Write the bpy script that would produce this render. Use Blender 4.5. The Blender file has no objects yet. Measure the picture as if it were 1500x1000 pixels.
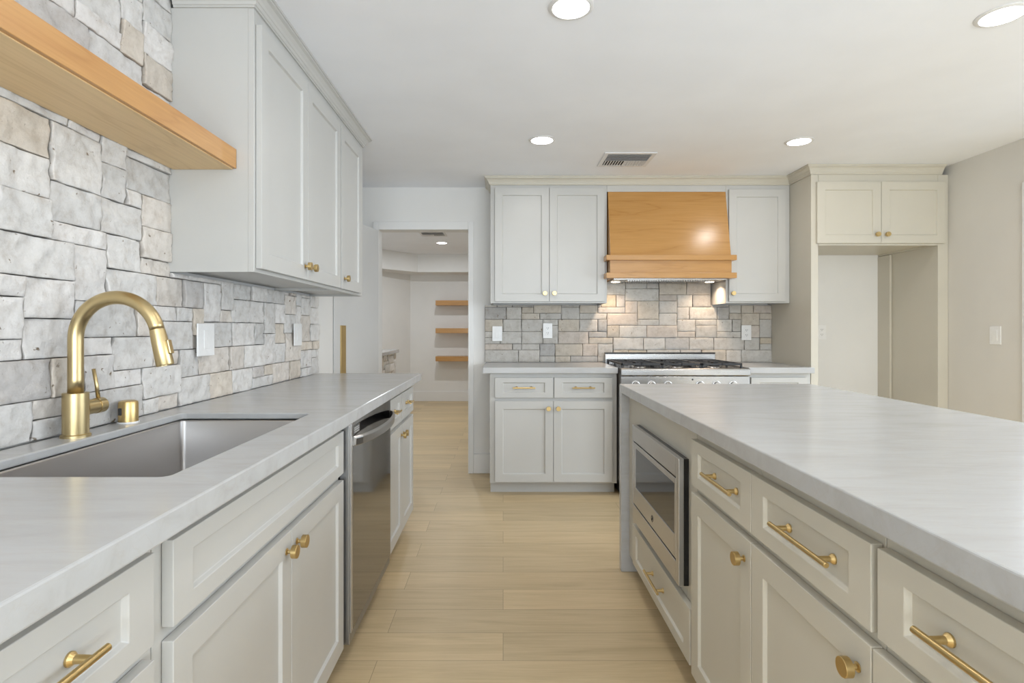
import bpy, bmesh, math, random
from mathutils import Vector, Matrix, noise

PI = math.pi
SC = bpy.context.scene
COL = SC.collection

# ------------------------------------------------------------------ camera, world, exposure
cam_data = bpy.data.cameras.new('camera')
cam = bpy.data.objects.new('camera', cam_data)
COL.objects.link(cam)
cam.location = (0.0, 0.0, 1.19)
cam.rotation_euler = (PI / 2, 0, 0)
cam_data.sensor_width = 36.0
cam_data.lens = 800.0 * 36.0 / 1500.0
cam_data.shift_x = 13.0 / 1500.0
cam_data.shift_y = -19.0 / 1500.0
cam_data.clip_start = 0.02
SC.camera = cam

world = bpy.data.worlds.new('world')
SC.world = world
world.use_nodes = True
bg = world.node_tree.nodes['Background']
bg.inputs['Color'].default_value = (0.80, 0.90, 1.0, 1)
bg.inputs['Strength'].default_value = 1.0

SC.view_settings.view_transform = 'Standard'
SC.view_settings.look = 'None'
SC.view_settings.exposure = 0.075
SC.view_settings.gamma = 1.0
SC.view_settings.use_curve_mapping = False
SC.cycles.max_bounces = 12
SC.cycles.diffuse_bounces = 8
SC.cycles.glossy_bounces = 5
SC.cycles.caustics_reflective = False
SC.cycles.caustics_refractive = False
SC.cycles.sample_clamp_indirect = 4.0

CEIL = 2.352
XL, XR, YB = -1.17, 3.18, 4.50      # wall faces
YREAR = -3.2


def area(name, loc, rot, sx, sy, power, color, shape='RECTANGLE', spread=PI, parent=None):
    d = bpy.data.lights.new(name, 'AREA')
    d.shape = shape
    d.size = sx
    d.size_y = sy
    d.energy = power
    d.color = color
    d.spread = spread
    o = bpy.data.objects.new(name, d)
    COL.objects.link(o)
    o.location = loc
    o.rotation_euler = rot
    if parent is not None:
        o.parent = parent
    return o


# daylight through the right wall opening; added rear soft fill, tilted at the ceiling
area('side_daylight', (3.42, 1.6, 1.05), (0, PI / 2 - 0.6, 0), 1.85, 2.9, 68, (0.80, 0.90, 1.0), 'RECTANGLE', 2.3)
area('rear_fill', (1.0, -3.30, 1.25), (PI / 2 + 0.95, 0, 0), 3.7, 2.1, 240, (0.85, 0.935, 1.0))


# ------------------------------------------------------------------ material helpers
def new_mat(name):
    m = bpy.data.materials.new(name)
    m.use_nodes = True
    nt = m.node_tree
    b = nt.nodes['Principled BSDF']
    return m, nt, b


def nd(nt, t, **kw):
    n = nt.nodes.new(t)
    for k, v in kw.items():
        if k in n.inputs:
            n.inputs[k].default_value = v
        else:
            setattr(n, k, v)
    return n


def ramp(nt, fac, stops):
    r = nt.nodes.new('ShaderNodeValToRGB')
    el = r.color_ramp.elements
    while len(el) < len(stops):
        el.new(0.5)
    for e, (p, c) in zip(el, stops):
        e.position = p
        e.color = (c[0], c[1], c[2], 1) if len(c) == 3 else c
    nt.links.new(fac, r.inputs['Fac'])
    return r


def coords(nt, scale=(1, 1, 1), rot=(0, 0, 0)):
    t = nt.nodes.new('ShaderNodeTexCoord')
    mp = nt.nodes.new('ShaderNodeMapping')
    mp.inputs['Scale'].default_value = scale
    mp.inputs['Rotation'].default_value = rot
    nt.links.new(t.outputs['Object'], mp.inputs['Vector'])
    return mp.outputs['Vector']


def bump(nt, b, height, strength=0.2, dist=0.002):
    bp = nt.nodes.new('ShaderNodeBump')
    bp.inputs['Strength'].default_value = strength
    bp.inputs['Distance'].default_value = dist
    nt.links.new(height, bp.inputs['Height'])
    nt.links.new(bp.outputs['Normal'], b.inputs['Normal'])


def paint(name, col, rough=0.45, bstr=0.06, scale=180, spec=0.5):
    m, nt, b = new_mat(name)
    v = coords(nt)
    n = nd(nt, 'ShaderNodeTexNoise', Scale=3.0, Detail=3.0)
    nt.links.new(v, n.inputs['Vector'])
    c2 = tuple(c * 0.97 for c in col)
    r = ramp(nt, n.outputs['Fac'], [(0.35, c2), (0.65, col)])
    nt.links.new(r.outputs['Color'], b.inputs['Base Color'])
    n2 = nd(nt, 'ShaderNodeTexNoise', Scale=float(scale), Detail=3.0)
    nt.links.new(v, n2.inputs['Vector'])
    bump(nt, b, n2.outputs['Fac'], bstr, 0.001)
    b.inputs['Roughness'].default_value = rough
    b.inputs['Specular IOR Level'].default_value = spec
    return m


def metal(name, col, rough, stretch=(1, 1, 1), var=0.08, bstr=0.03):
    m, nt, b = new_mat(name)
    v = coords(nt, stretch)
    n = nd(nt, 'ShaderNodeTexNoise', Scale=40.0, Detail=4.0)
    nt.links.new(v, n.inputs['Vector'])
    r = ramp(nt, n.outputs['Fac'], [(0.3, (rough - var * 0.5,) * 3), (0.7, (rough + var * 0.5,) * 3)])
    nt.links.new(r.outputs['Color'], b.inputs['Roughness'])
    if bstr > 0:
        bump(nt, b, n.outputs['Fac'], bstr, 0.0004)
    b.inputs['Base Color'].default_value = (*col, 1)
    b.inputs['Metallic'].default_value = 1.0
    return m


def plain(name, col, rough=0.5, metallic=0.0, spec=0.5):
    m, nt, b = new_mat(name)
    v = coords(nt)
    n = nd(nt, 'ShaderNodeTexNoise', Scale=60.0, Detail=2.0)
    nt.links.new(v, n.inputs['Vector'])
    r = ramp(nt, n.outputs['Fac'], [(0.3, tuple(c * 0.95 for c in col)), (0.7, col)])
    nt.links.new(r.outputs['Color'], b.inputs['Base Color'])
    b.inputs['Roughness'].default_value = rough
    b.inputs['Metallic'].default_value = metallic
    b.inputs['Specular IOR Level'].default_value = spec
    return m


def emit(name, col, s):
    m, nt, b = new_mat(name)
    b.inputs['Base Color'].default_value = (0.9, 0.9, 0.9, 1)
    b.inputs['Emission Color'].default_value = (*col, 1)
    b.inputs['Emission Strength'].default_value = s
    return m


def wood(name, dark, mid, light, axis, rough=0.35, scale=1.0, rings=True):
    """axis: 0 x, 1 y - the direction the grain runs in"""
    m, nt, b = new_mat(name)
    s = [9.0 * scale] * 3
    s[axis] = 0.9 * scale
    v = coords(nt, tuple(s))
    w = nd(nt, 'ShaderNodeTexNoise', Scale=1.0, Detail=3.0, Roughness=0.5, Distortion=0.6)
    nt.links.new(v, w.inputs['Vector'])
    # contour lines of a stretched noise give cathedral grain
    mul = nd(nt, 'ShaderNodeMath', operation='MULTIPLY')
    mul.inputs[1].default_value = 9.0
    nt.links.new(w.outputs['Fac'], mul.inputs[0])
    fr = nd(nt, 'ShaderNodeMath', operation='PINGPONG')
    fr.inputs[1].default_value = 1.0
    nt.links.new(mul.outputs[0], fr.inputs[0])
    r1 = ramp(nt, fr.outputs[0], [(0.0, dark), (0.18, mid), (1.0, light)])
    s2 = [140.0 * scale] * 3
    s2[axis] = 5.0 * scale
    v2 = coords(nt, tuple(s2))
    f = nd(nt, 'ShaderNodeTexNoise', Scale=1.0, Detail=3.0)
    nt.links.new(v2, f.inputs['Vector'])
    r2 = ramp(nt, f.outputs['Fac'], [(0.3, tuple(c * 0.88 for c in mid)), (0.7, light)])
    mx = nd(nt, 'ShaderNodeMix', data_type='RGBA')
    mx.inputs['Factor'].default_value = 0.55
    nt.links.new(r1.outputs['Color'], mx.inputs[6])
    nt.links.new(r2.outputs['Color'], mx.inputs[7])
    nt.links.new(mx.outputs[2], b.inputs['Base Color'])
    b.inputs['Roughness'].default_value = rough
    bump(nt, b, f.outputs['Fac'], 0.05, 0.001)
    return m


def quartz_mat():
    m, nt, b = new_mat('quartzite')
    v = coords(nt, (1.6, 7.0, 7.0), (0, 0, 0.12))
    n = nd(nt, 'ShaderNodeTexNoise', Scale=2.2, Detail=8.0, Roughness=0.62, Distortion=0.8)
    nt.links.new(v, n.inputs['Vector'])
    r = ramp(nt, n.outputs['Fac'], [(0.26, (0.40, 0.398, 0.392)), (0.45, (0.435, 0.437, 0.437)), (0.62, (0.457, 0.463, 0.468)),
                                    (0.8, (0.425, 0.427, 0.428))])
    v2 = coords(nt, (1.2, 9.0, 9.0), (0, 0, 0.2))
    n2 = nd(nt, 'ShaderNodeTexNoise', Scale=1.3, Detail=5.0, Distortion=1.4)
    nt.links.new(v2, n2.inputs['Vector'])
    r2 = ramp(nt, n2.outputs['Fac'], [(0.485, (0, 0, 0)), (0.5, (1, 1, 1)), (0.515, (0, 0, 0))])
    mx = nd(nt, 'ShaderNodeMix', data_type='RGBA')
    mlt = nd(nt, 'ShaderNodeMath', operation='MULTIPLY')
    mlt.inputs[1].default_value = 0.14
    nt.links.new(r2.outputs['Color'], mlt.inputs[0])
    nt.links.new(mlt.outputs[0], mx.inputs['Factor'])
    nt.links.new(r.outputs['Color'], mx.inputs[6])
    mx.inputs[7].default_value = (0.40, 0.35, 0.29, 1)
    nt.links.new(mx.outputs[2], b.inputs['Base Color'])
    b.inputs['Roughness'].default_value = 0.21
    return m


def floor_mat():
    m, nt, b = new_mat('oak_planks')
    v = coords(nt)
    br = nt.nodes.new('ShaderNodeTexBrick')
    br.offset = 0.37
    br.inputs['Scale'].default_value = 1.0
    br.inputs['Brick Width'].default_value = 1.22
    br.inputs['Row Height'].default_value = 0.178
    br.inputs['Mortar Size'].default_value = 0.0011
    br.inputs['Mortar Smooth'].default_value = 0.3
    br.inputs['Color1'].default_value = (0, 0, 0, 1)
    br.inputs['Color2'].default_value = (1, 1, 1, 1)
    br.inputs['Mortar'].default_value = (0.5, 0.5, 0.5, 1)
    nt.links.new(v, br.inputs['Vector'])
    # grain, shifted plank by plank
    sc = nd(nt, 'ShaderNodeVectorMath', operation='MULTIPLY')
    sc.inputs[1].default_value = (37.0, 19.0, 11.0)
    nt.links.new(br.outputs['Color'], sc.inputs[0])
    add = nd(nt, 'ShaderNodeVectorMath', operation='ADD')
    nt.links.new(v, add.inputs[0])
    nt.links.new(sc.outputs[0], add.inputs[1])
    mp = nt.nodes.new('ShaderNodeMapping')
    mp.inputs['Scale'].default_value = (1.1, 13.0, 1.0)
    nt.links.new(add.outputs[0], mp.inputs['Vector'])
    n = nd(nt, 'ShaderNodeTexNoise', Scale=1.6, Detail=6.0, Roughness=0.6, Distortion=0.7)
    nt.links.new(mp.outputs['Vector'], n.inputs['Vector'])
    mp2 = nt.nodes.new('ShaderNodeMapping')
    mp2.inputs['Scale'].default_value = (5.0, 150.0, 1.0)
    nt.links.new(add.outputs[0], mp2.inputs['Vector'])
    n2 = nd(nt, 'ShaderNodeTexNoise', Scale=1.0, Detail=4.0, Roughness=0.6)
    nt.links.new(mp2.outputs['Vector'], n2.inputs['Vector'])
    g = ramp(nt, n.outputs['Fac'], [(0.25, (0.515, 0.39, 0.225)), (0.42, (0.585, 0.455, 0.27)), (0.6, (0.645, 0.505, 0.31)),
                                    (0.8, (0.59, 0.455, 0.265))])
    f = ramp(nt, n2.outputs['Fac'], [(0.25, (0.86, 0.845, 0.82)), (0.6, (1, 1, 1))])
    mu = nd(nt, 'ShaderNodeMix', data_type='RGBA', blend_type='MULTIPLY')
    mu.inputs['Factor'].default_value = 0.75
    nt.links.new(g.outputs['Color'], mu.inputs[6])
    nt.links.new(f.outputs['Color'], mu.inputs[7])
    t = ramp(nt, br.outputs['Color'], [(0.0, (0.90, 0.90, 0.90)), (1.0, (1.07, 1.06, 1.05))])
    mu2 = nd(nt, 'ShaderNodeMix', data_type='RGBA', blend_type='MULTIPLY')
    mu2.inputs['Factor'].default_value = 1.0
    nt.links.new(mu.outputs[2], mu2.inputs[6])
    nt.links.new(t.outputs['Color'], mu2.inputs[7])
    mo = nd(nt, 'ShaderNodeMix', data_type='RGBA')
    nt.links.new(br.outputs['Fac'], mo.inputs['Factor'])
    nt.links.new(mu2.outputs[2], mo.inputs[6])
    mo.inputs[7].default_value = (0.28, 0.20, 0.115, 1)
    nt.links.new(mo.outputs[2], b.inputs['Base Color'])
    b.inputs['Roughness'].default_value = 0.42
    bump(nt, b, n2.outputs['Fac'], 0.05, 0.001)
    return m


def stone_mat():
    m, nt, b = new_mat('split_limestone')
    at = nt.nodes.new('ShaderNodeAttribute')
    at.attribute_name = 'tone'
    v = coords(nt)
    n = nd(nt, 'ShaderNodeTexNoise', Scale=22.0, Detail=9.0, Roughness=0.75)
    nt.links.new(v, n.inputs['Vector'])
    r = ramp(nt, n.outputs['Fac'], [(0.28, (0.74, 0.70, 0.66)), (0.5, (0.97, 0.965, 0.96)), (0.72, (1.08, 1.08, 1.08))])
    mu = nd(nt, 'ShaderNodeMix', data_type='RGBA', blend_type='MULTIPLY')
    mu.inputs['Factor'].default_value = 1.0
    nt.links.new(at.outputs['Color'], mu.inputs[6])
    nt.links.new(r.outputs['Color'], mu.inputs[7])
    # travertine pits
    vo = nd(nt, 'ShaderNodeTexNoise', Scale=55.0, Detail=2.0, Roughness=0.5, Distortion=0.5)
    nt.links.new(v, vo.inputs['Vector'])
    p = ramp(nt, vo.outputs['Fac'], [(0.24, (1, 1, 1)), (0.30, (0, 0, 0))])
    mx = nd(nt, 'ShaderNodeMix', data_type='RGBA')
    nt.links.new(p.outputs['Color'], mx.inputs['Factor'])
    nt.links.new(mu.outputs[2], mx.inputs[6])
    mx.inputs[7].default_value = (0.22, 0.17, 0.12, 1)
    nt.links.new(mx.outputs[2], b.inputs['Base Color'])
    b.inputs['Roughness'].default_value = 0.85
    b.inputs['Specular IOR Level'].default_value = 0.25
    n2 = nd(nt, 'ShaderNodeTexNoise', Scale=55.0, Detail=12.0, Roughness=0.78)
    nt.links.new(v, n2.inputs['Vector'])
    bump(nt, b, n2.outputs['Fac'], 0.7, 0.007)
    return m


M = {
    'wall': paint('wall_paint', (0.76, 0.755, 0.74), 0.6, 0.10, 120, 0.3),
    'lamp_tinted_wall': paint('lamp_tinted_wall_paint', (0.67, 0.65, 0.61), 0.6, 0.10, 120, 0.3),  # warm tone cast by the ceiling lights is put into this colour
    'ceiling': paint('ceiling_paint', (0.875, 0.90, 0.95), 0.8, 0.12, 90, 0.2),
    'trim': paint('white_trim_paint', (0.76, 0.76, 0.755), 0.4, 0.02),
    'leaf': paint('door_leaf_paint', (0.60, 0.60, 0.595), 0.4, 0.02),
    'cab': paint('cabinet_paint', (0.515, 0.512, 0.494), 0.36, 0.02, 90),
    'cream': paint('cream_shade_cabinet_paint', (0.56, 0.53, 0.455), 0.36, 0.02, 90),  # copy of the cabinet paint with the island's beige shade in its colour
    'wood': wood('honey_wood_along_depth', (0.40, 0.185, 0.058), (0.49, 0.25, 0.085), (0.55, 0.30, 0.11), 1),
    'woodx': wood('honey_wood_across', (0.36, 0.165, 0.045), (0.455, 0.235, 0.07), (0.50, 0.27, 0.09), 0, 0.24),
    'woodunder': wood('pale_plywood', (0.60, 0.40, 0.19), (0.74, 0.53, 0.28), (0.78, 0.57, 0.31), 1, 0.45, 0.8),
    'quartz': quartz_mat(),
    'floor': floor_mat(),
    'stone': stone_mat(),
    'brass': metal('brushed_brass', (0.58, 0.46, 0.25), 0.33, (1, 1, 0.1), 0.06, 0.0),
    'brass2': metal('satin_brass', (0.63, 0.46, 0.21), 0.34, (1, 1, 1), 0.05, 0.0),
    'steel': metal('brushed_steel', (0.47, 0.465, 0.46), 0.27, (0.08, 1, 1), 0.02, 0.0),
    'steely': metal('brushed_steel_along_depth', (0.55, 0.545, 0.54), 0.34, (1, 0.08, 1), 0.02, 0.0),
    'sinksteel': metal('sink_steel', (0.47, 0.455, 0.445), 0.36, (0.3, 0.08, 1), 0.08, 0.0),
    'darksteel': metal('smoky_steel', (0.235, 0.23, 0.23), 0.075, (1, 1, 0.05), 0.02, 0.0),
    'graysteel': metal('gray_appliance_side', (0.33, 0.33, 0.33), 0.35, (1, 1, 1), 0.05, 0.0),
    'handlesteel': metal('dull_steel', (0.36, 0.355, 0.35), 0.3, (1, 0.1, 1), 0.05, 0.0),
    'rangeside': plain('gray_range_side', (0.13, 0.125, 0.12), 0.4),
    'black': plain('black_enamel', (0.012, 0.012, 0.013), 0.25),
    'iron': plain('cast_iron', (0.02, 0.02, 0.022), 0.45),
    'charcoal': plain('charcoal_side', (0.05, 0.05, 0.055), 0.4),
    'glass': plain('dark_oven_glass', (0.018, 0.018, 0.02), 0.05),
    'plastic': plain('white_plastic', (0.80, 0.80, 0.795), 0.3),
    'dark': plain('slot_dark', (0.03, 0.03, 0.03), 0.6),
    'vent': plain('vent_white', (0.74, 0.74, 0.745), 0.45),
    'lens': emit('lit_lens', (1.0, 0.98, 0.95), 14.0),
    'warmlens': emit('warm_lens', (1.0, 0.86, 0.64), 10.0),
    'mark': plain('light_print', (0.55, 0.55, 0.55), 0.5),
}


# ------------------------------------------------------------------ geometry helpers
class G:
    """collects geometry in world coordinates; build() links it as one mesh object"""

    def __init__(self):
        self.bm = bmesh.new()

    def _merge(self, tb, bevel=0.0, seg=2, smooth=False):
        bmesh.ops.recalc_face_normals(tb, faces=tb.faces)
        if bevel > 0:
            es = [e for e in tb.edges if len(e.link_faces) == 2 and e.calc_face_angle(0) > 0.45]
            bmesh.ops.bevel(tb, geom=es, offset=bevel, segments=seg, affect='EDGES', profile=0.5, clamp_overlap=True)
        if smooth:
            for f in tb.faces:
                f.smooth = True
        me = bpy.data.meshes.new('t')
        tb.to_mesh(me)
        tb.free()
        self.bm.from_mesh(me)
        bpy.data.meshes.remove(me)
        return self

    def box(self, x0, x1, y0, y1, z0, z1, bevel=0.0, seg=2):
        tb = bmesh.new()
        bmesh.ops.create_cube(tb, size=1.0)
        for v in tb.verts:
            v.co = Vector((x0 + (v.co.x + .5) * (x1 - x0), y0 + (v.co.y + .5) * (y1 - y0), z0 + (v.co.z + .5) * (z1 - z0)))
        return self._merge(tb, bevel, seg)

    def loops(self, rings, cap0=True, cap1=True, close=False, bevel=0.0, smooth=False):
        """skin a list of vertex rings"""
        tb = bmesh.new()
        vs = [[tb.verts.new(p) for p in r] for r in rings]
        n = len(rings[0])
        pairs = list(zip(vs, vs[1:])) + ([(vs[-1], vs[0])] if close else [])
        for a, b in pairs:
            for i in range(n):
                j = (i + 1) % n
                try:
                    tb.faces.new((a[i], a[j], b[j], b[i]))
                except ValueError:
                    pass
        if cap0 and not close:
            tb.faces.new(vs[0])
        if cap1 and not close:
            tb.faces.new(vs[-1])
        return self._merge(tb, bevel, 2, smooth)

    def lathe(self, origin, axis, prof, seg=24, smooth=True):
        """prof: (radius, distance along axis)"""
        ax = Vector(axis).normalized()
        t = Vector((0, 0, 1)) if abs(ax.z) < 0.9 else Vector((1, 0, 0))
        a = ax.cross(t).normalized()
        b = ax.cross(a)
        o = Vector(origin)
        tb = bmesh.new()
        rings = []
        for r, h in prof:
            rings.append([tb.verts.new(o + ax * h + (a * math.cos(2 * PI * i / seg) + b * math.sin(2 * PI * i / seg)) * max(r, 1e-5))
                          for i in range(seg)])
        for p, q in zip(rings, rings[1:]):
            for i in range(seg):
                j = (i + 1) % seg
                f = tb.faces.new((p[i], p[j], q[j], q[i]))
        c0 = tb.faces.new(rings[0])
        c1 = tb.faces.new(rings[-1])
        bmesh.ops.recalc_face_normals(tb, faces=tb.faces)
        if smooth:
            for f in tb.faces:
                f.smooth = f not in (c0, c1)
            for e in tb.edges:
                if len(e.link_faces) == 2 and e.calc_face_angle(0) > 0.6:
                    e.smooth = False
        me = bpy.data.meshes.new('t')
        tb.to_mesh(me)
        tb.free()
        self.bm.from_mesh(me)
        bpy.data.meshes.remove(me)
        return self

    def cyl(self, p0, p1, r, seg=20, ch=0.0):
        d = Vector(p1) - Vector(p0)
        L = d.length
        if ch > 0:
            prof = [(r - ch, 0), (r, ch), (r, L - ch), (r - ch, L)]
        else:
            prof = [(r, 0), (r, L)]
        return self.lathe(p0, d, prof, seg)

    def tube(self, pts, r, seg=16, caps=True):
        pts = [Vector(p) for p in pts]
        rings = []
        up = None
        for i, p in enumerate(pts):
            d = (pts[min(i + 1, len(pts) - 1)] - pts[max(i - 1, 0)]).normalized()
            if up is None:
                t = Vector((0, 1, 0)) if abs(d.y) < 0.9 else Vector((1, 0, 0))
                up = (t - d * t.dot(d)).normalized()
            else:
                up = (up - d * up.dot(d)).normalized()
            s = d.cross(up)
            rr = r[i] if isinstance(r, (list, tuple)) else r
            rings.append([p + (up * math.cos(2 * PI * k / seg) + s * math.sin(2 * PI * k / seg)) * rr for k in range(seg)])
        return self.loops(rings, caps, caps, smooth=True)

    def sweep(self, prof, path, close=False):
        """prof: closed list of (outward n, z); path: list of (x, y), outward = to the right of travel, mitred corners"""
        P = [Vector((p[0], p[1])) for p in path]
        rings = []
        for i, p in enumerate(P):
            ds = []
            if i > 0:
                ds.append((P[i] - P[i - 1]).normalized())
            if i < len(P) - 1:
                ds.append((P[i + 1] - P[i]).normalized())
            ns = [Vector((d.y, -d.x)) for d in ds]
            if len(ns) == 1:
                off = ns[0]
            else:
                m = (ns[0] + ns[1]).normalized()
                off = m / m.dot(ns[0])
            rings.append([(p.x + off.x * n, p.y + off.y * n, z) for n, z in prof])
        return self.loops(rings)

    def prism(self, poly, f0, f1, bevel=0.0, seg=2):
        """poly: list of 2-D points; f0/f1 map a 2-D point to the two end positions"""
        tb = bmesh.new()
        a = [tb.verts.new(f0(p)) for p in poly]
        b = [tb.verts.new(f1(p)) for p in poly]
        n = len(poly)
        for i in range(n):
            j = (i + 1) % n
            tb.faces.new((a[i], a[j], b[j], b[i]))
        tb.faces.new(a)
        tb.faces.new(b)
        return self._merge(tb, bevel, seg)

    def build(self, name, mat, parent=None, smooth=False):
        off = Vector((0, 0, 0))
        if parent is not None:
            q = parent
            while q is not None:
                off += q.location
                q = q.parent
        for v in self.bm.verts:
            v.co -= off
        me = bpy.data.meshes.new(name)
        self.bm.to_mesh(me)
        self.bm.free()
        me.materials.append(M[mat] if isinstance(mat, str) else mat)
        o = bpy.data.objects.new(name, me)
        COL.objects.link(o)
        if parent is not None:
            o.parent = parent
        return o


def tag(o, label, cat, group=None):
    o['label'] = label
    o['category'] = cat
    if group:
        o['group'] = group
    return o


def thing(name, label, cat, loc, group=None):
    o = bpy.data.objects.new(name, None)
    o.empty_display_size = 0.1
    COL.objects.link(o)
    o.location = loc
    return tag(o, label, cat, group)


def struct(o, label=None):
    o['kind'] = 'structure'
    if label:
        o['label'] = label
    return o


def copy_tree(src, loc, label=None):
    """a thing with its parts, sub-parts and lamps"""
    def rec(o, par):
        c = o.copy()
        COL.objects.link(c)
        c.parent = par
        for ch in list(o.children):
            rec(ch, c)
        return c
    r = rec(src, None)
    r.location = loc
    if label:
        r['label'] = label
    return r


def rrect(x0, x1, y0, y1, r, k=5):
    pts = []
    for cx, cy, a0 in ((x1 - r, y1 - r, 0), (x0 + r, y1 - r, PI / 2), (x0 + r, y0 + r, PI), (x1 - r, y0 + r, 1.5 * PI)):
        for i in range(k + 1):
            a = a0 + PI / 2 * i / k
            pts.append((cx + r * math.cos(a), cy + r * math.sin(a)))
    return pts


# ------------------------------------------------------------------ room shell
g = G()
g.box(-3.2, 3.4, YREAR - 0.15, 9.2, -0.08, 0.0)
struct(g.build('floor', 'floor'), 'pale oak plank floor running across the kitchen aisle')
g = G()
g.box(-3.2, 3.4, YREAR - 0.15, 9.2, CEIL, CEIL + 0.1)
struct(g.build('ceiling', 'ceiling'), 'flat white ceiling')
g = G()
g.box(XL - 0.12, XL, YREAR, 3.752, 0, CEIL)
g.box(XL - 0.24, XL - 0.12, 3.60, YB + 0.12, 0, CEIL)
struct(g.build('wall_left', 'wall'), 'white left wall behind the stone')
DX0, DX1, DZ = -1.024, -0.287, 2.002          # pantry door opening
g = G()
g.box(XL - 0.12, DX0, YB, YB + 0.12, 0, CEIL)
g.box(DX1, XR + 0.12, YB, YB + 0.12, 0, CEIL)
g.box(DX0, DX1, YB, YB + 0.12, DZ, CEIL)
struct(g.build('wall_back', 'wall'), 'white far wall with the pantry doorway')
g = G()
OY0, OY1, OZ = 0.1, 3.25, 2.0                  # cased opening in the right wall
g.box(XR, XR + 0.12, OY1, YB, 0, CEIL)
g.box(XR, XR + 0.12, YREAR, OY0, 0, CEIL)
g.box(XR, XR + 0.12, OY0, OY1, OZ, CEIL)
struct(g.build('wall_right', 'lamp_tinted_wall'), 'lamp-tinted right wall with a cased opening')
g = G()
g.box(XL - 0.12, -0.8, YREAR - 0.12, YREAR, 0, CEIL)
g.box(2.8, XR + 0.12, YREAR - 0.12, YREAR, 0, CEIL)
g.box(-0.85, 2.85, YREAR - 0.12, YREAR, 0, 0.15)  # unseen opening, added to let the rear fill in
g.box(-0.85, 2.85, YREAR - 0.12, YREAR, 2.31, CEIL)
struct(g.build('wall_rear', 'wall'), 'wall behind the viewer with a wide opening added for fill light')
# pantry beyond the doorway
g = G()
g.box(-3.0, 0.62, 8.96, 9.08, 0, CEIL)
struct(g.build('wall_pantry_back', 'wall'), 'white back wall of the pantry')
g = G()
g.prism([(-1.523, 8.96), (-2.40, 7.5), (-2.40, YB + 0.12), (-2.5, YB + 0.12), (-2.5, 7.55), (-1.60, 9.04)],
        lambda p: (p[0], p[1], 0), lambda p: (p[0], p[1], CEIL))
struct(g.build('wall_pantry_left', 'wall'), 'angled white left wall of the pantry')
g = G()
g.box(0.5, 0.6, YB + 0.12, 8.96, 0, CEIL)
struct(g.build('wall_pantry_right', 'wall'))
g = G()
g.prism([(-2.40, 7.05), (-1.80, 8.0), (-1.33, 8.52), (0.5, 8.52), (0.5, 8.96), (-1.523, 8.96), (-2.40, 7.5)],
        lambda p: (p[0], p[1], 2.07), lambda p: (p[0], p[1], CEIL))
struct(g.build('trim_4', 'wall'), 'white soffit wrapping the top of the pantry walls')
g = G()
g.box(-1.515, 0.5, 8.945, 8.96, 0, 0.16, 0.003)
struct(g.build('baseboard_pantry', 'trim'), 'white baseboard along the pantry back wall')
g = G()
g.box(-0.242, -0.10, YB - 0.015, YB, 0, 0.16, 0.003)
struct(g.build('baseboard_back', 'trim'), 'short white baseboard between doorway and cabinet')
g = G()
for i, (a, b) in enumerate(((XL, DX0 - 0.045), (0, 0))):
    if b > a or i == 0:
        pass
# door casing (both jambs and the head)
g.box(DX1, DX1 + 0.045, YB - 0.018, YB, 0, 2.0675, 0.003)
g.box(DX0 - 0.045, DX0, YB - 0.018, YB, 0, 2.0675, 0.003)
g.box(DX0, DX1, YB - 0.018, YB, DZ, 2.0675, 0.003)
g.box(DX1 + 0.001, DX1 + 0.012, YB - 0.022, YB, 0, 2.0675, 0.002)
struct(g.build('trim_1', 'trim'), 'white door casing around the pantry doorway')
g = G()
g.box(XR - 0.018, XR, OY1, OY1 + 0.08, 0, OZ + 0.08, 0.003)
g.box(XR - 0.018, XR, OY0 - 0.08, OY0, 0, OZ + 0.08, 0.003)
g.box(XR - 0.018, XR, OY0, OY1, OZ, OZ + 0.08, 0.003)
struct(g.build('trim_2', 'trim'), 'white casing at the right edge of the picture')

# pantry door leaf swung open against the left wall
hx, hy, fx, fy = -1.018, 4.462, -1.1656, 3.764
dv = Vector((fx - hx, fy - hy)).normalized()
nv = Vector((-dv.y, dv.x))        # towards the kitchen
if nv.x < 0:
    nv = -nv
g = G()
th = 0.036


def leaf(u, n, z):
    return (hx + dv.x * u + nv.x * (n - th), hy + dv.y * u + nv.y * (n - th), z)


LW = 0.7135
g.prism([(0, 0.012), (LW, 0.012), (LW, 1.99), (0, 1.99)], lambda p: leaf(p[0], 0, p[1]), lambda p: leaf(p[0], th, p[1]), 0.002)
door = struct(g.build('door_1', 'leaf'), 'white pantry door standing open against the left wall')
g = G()
g.prism([(LW - 0.160, 0.72), (LW - 0.085, 0.72), (LW - 0.085, 1.212), (LW - 0.160, 1.212)], lambda p: leaf(p[0], th + 0.0002, p[1]),
        lambda p: leaf(p[0], th + 0.006, p[1]), 0.001)
g.build('pull_plate', 'brass2', door)


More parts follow.
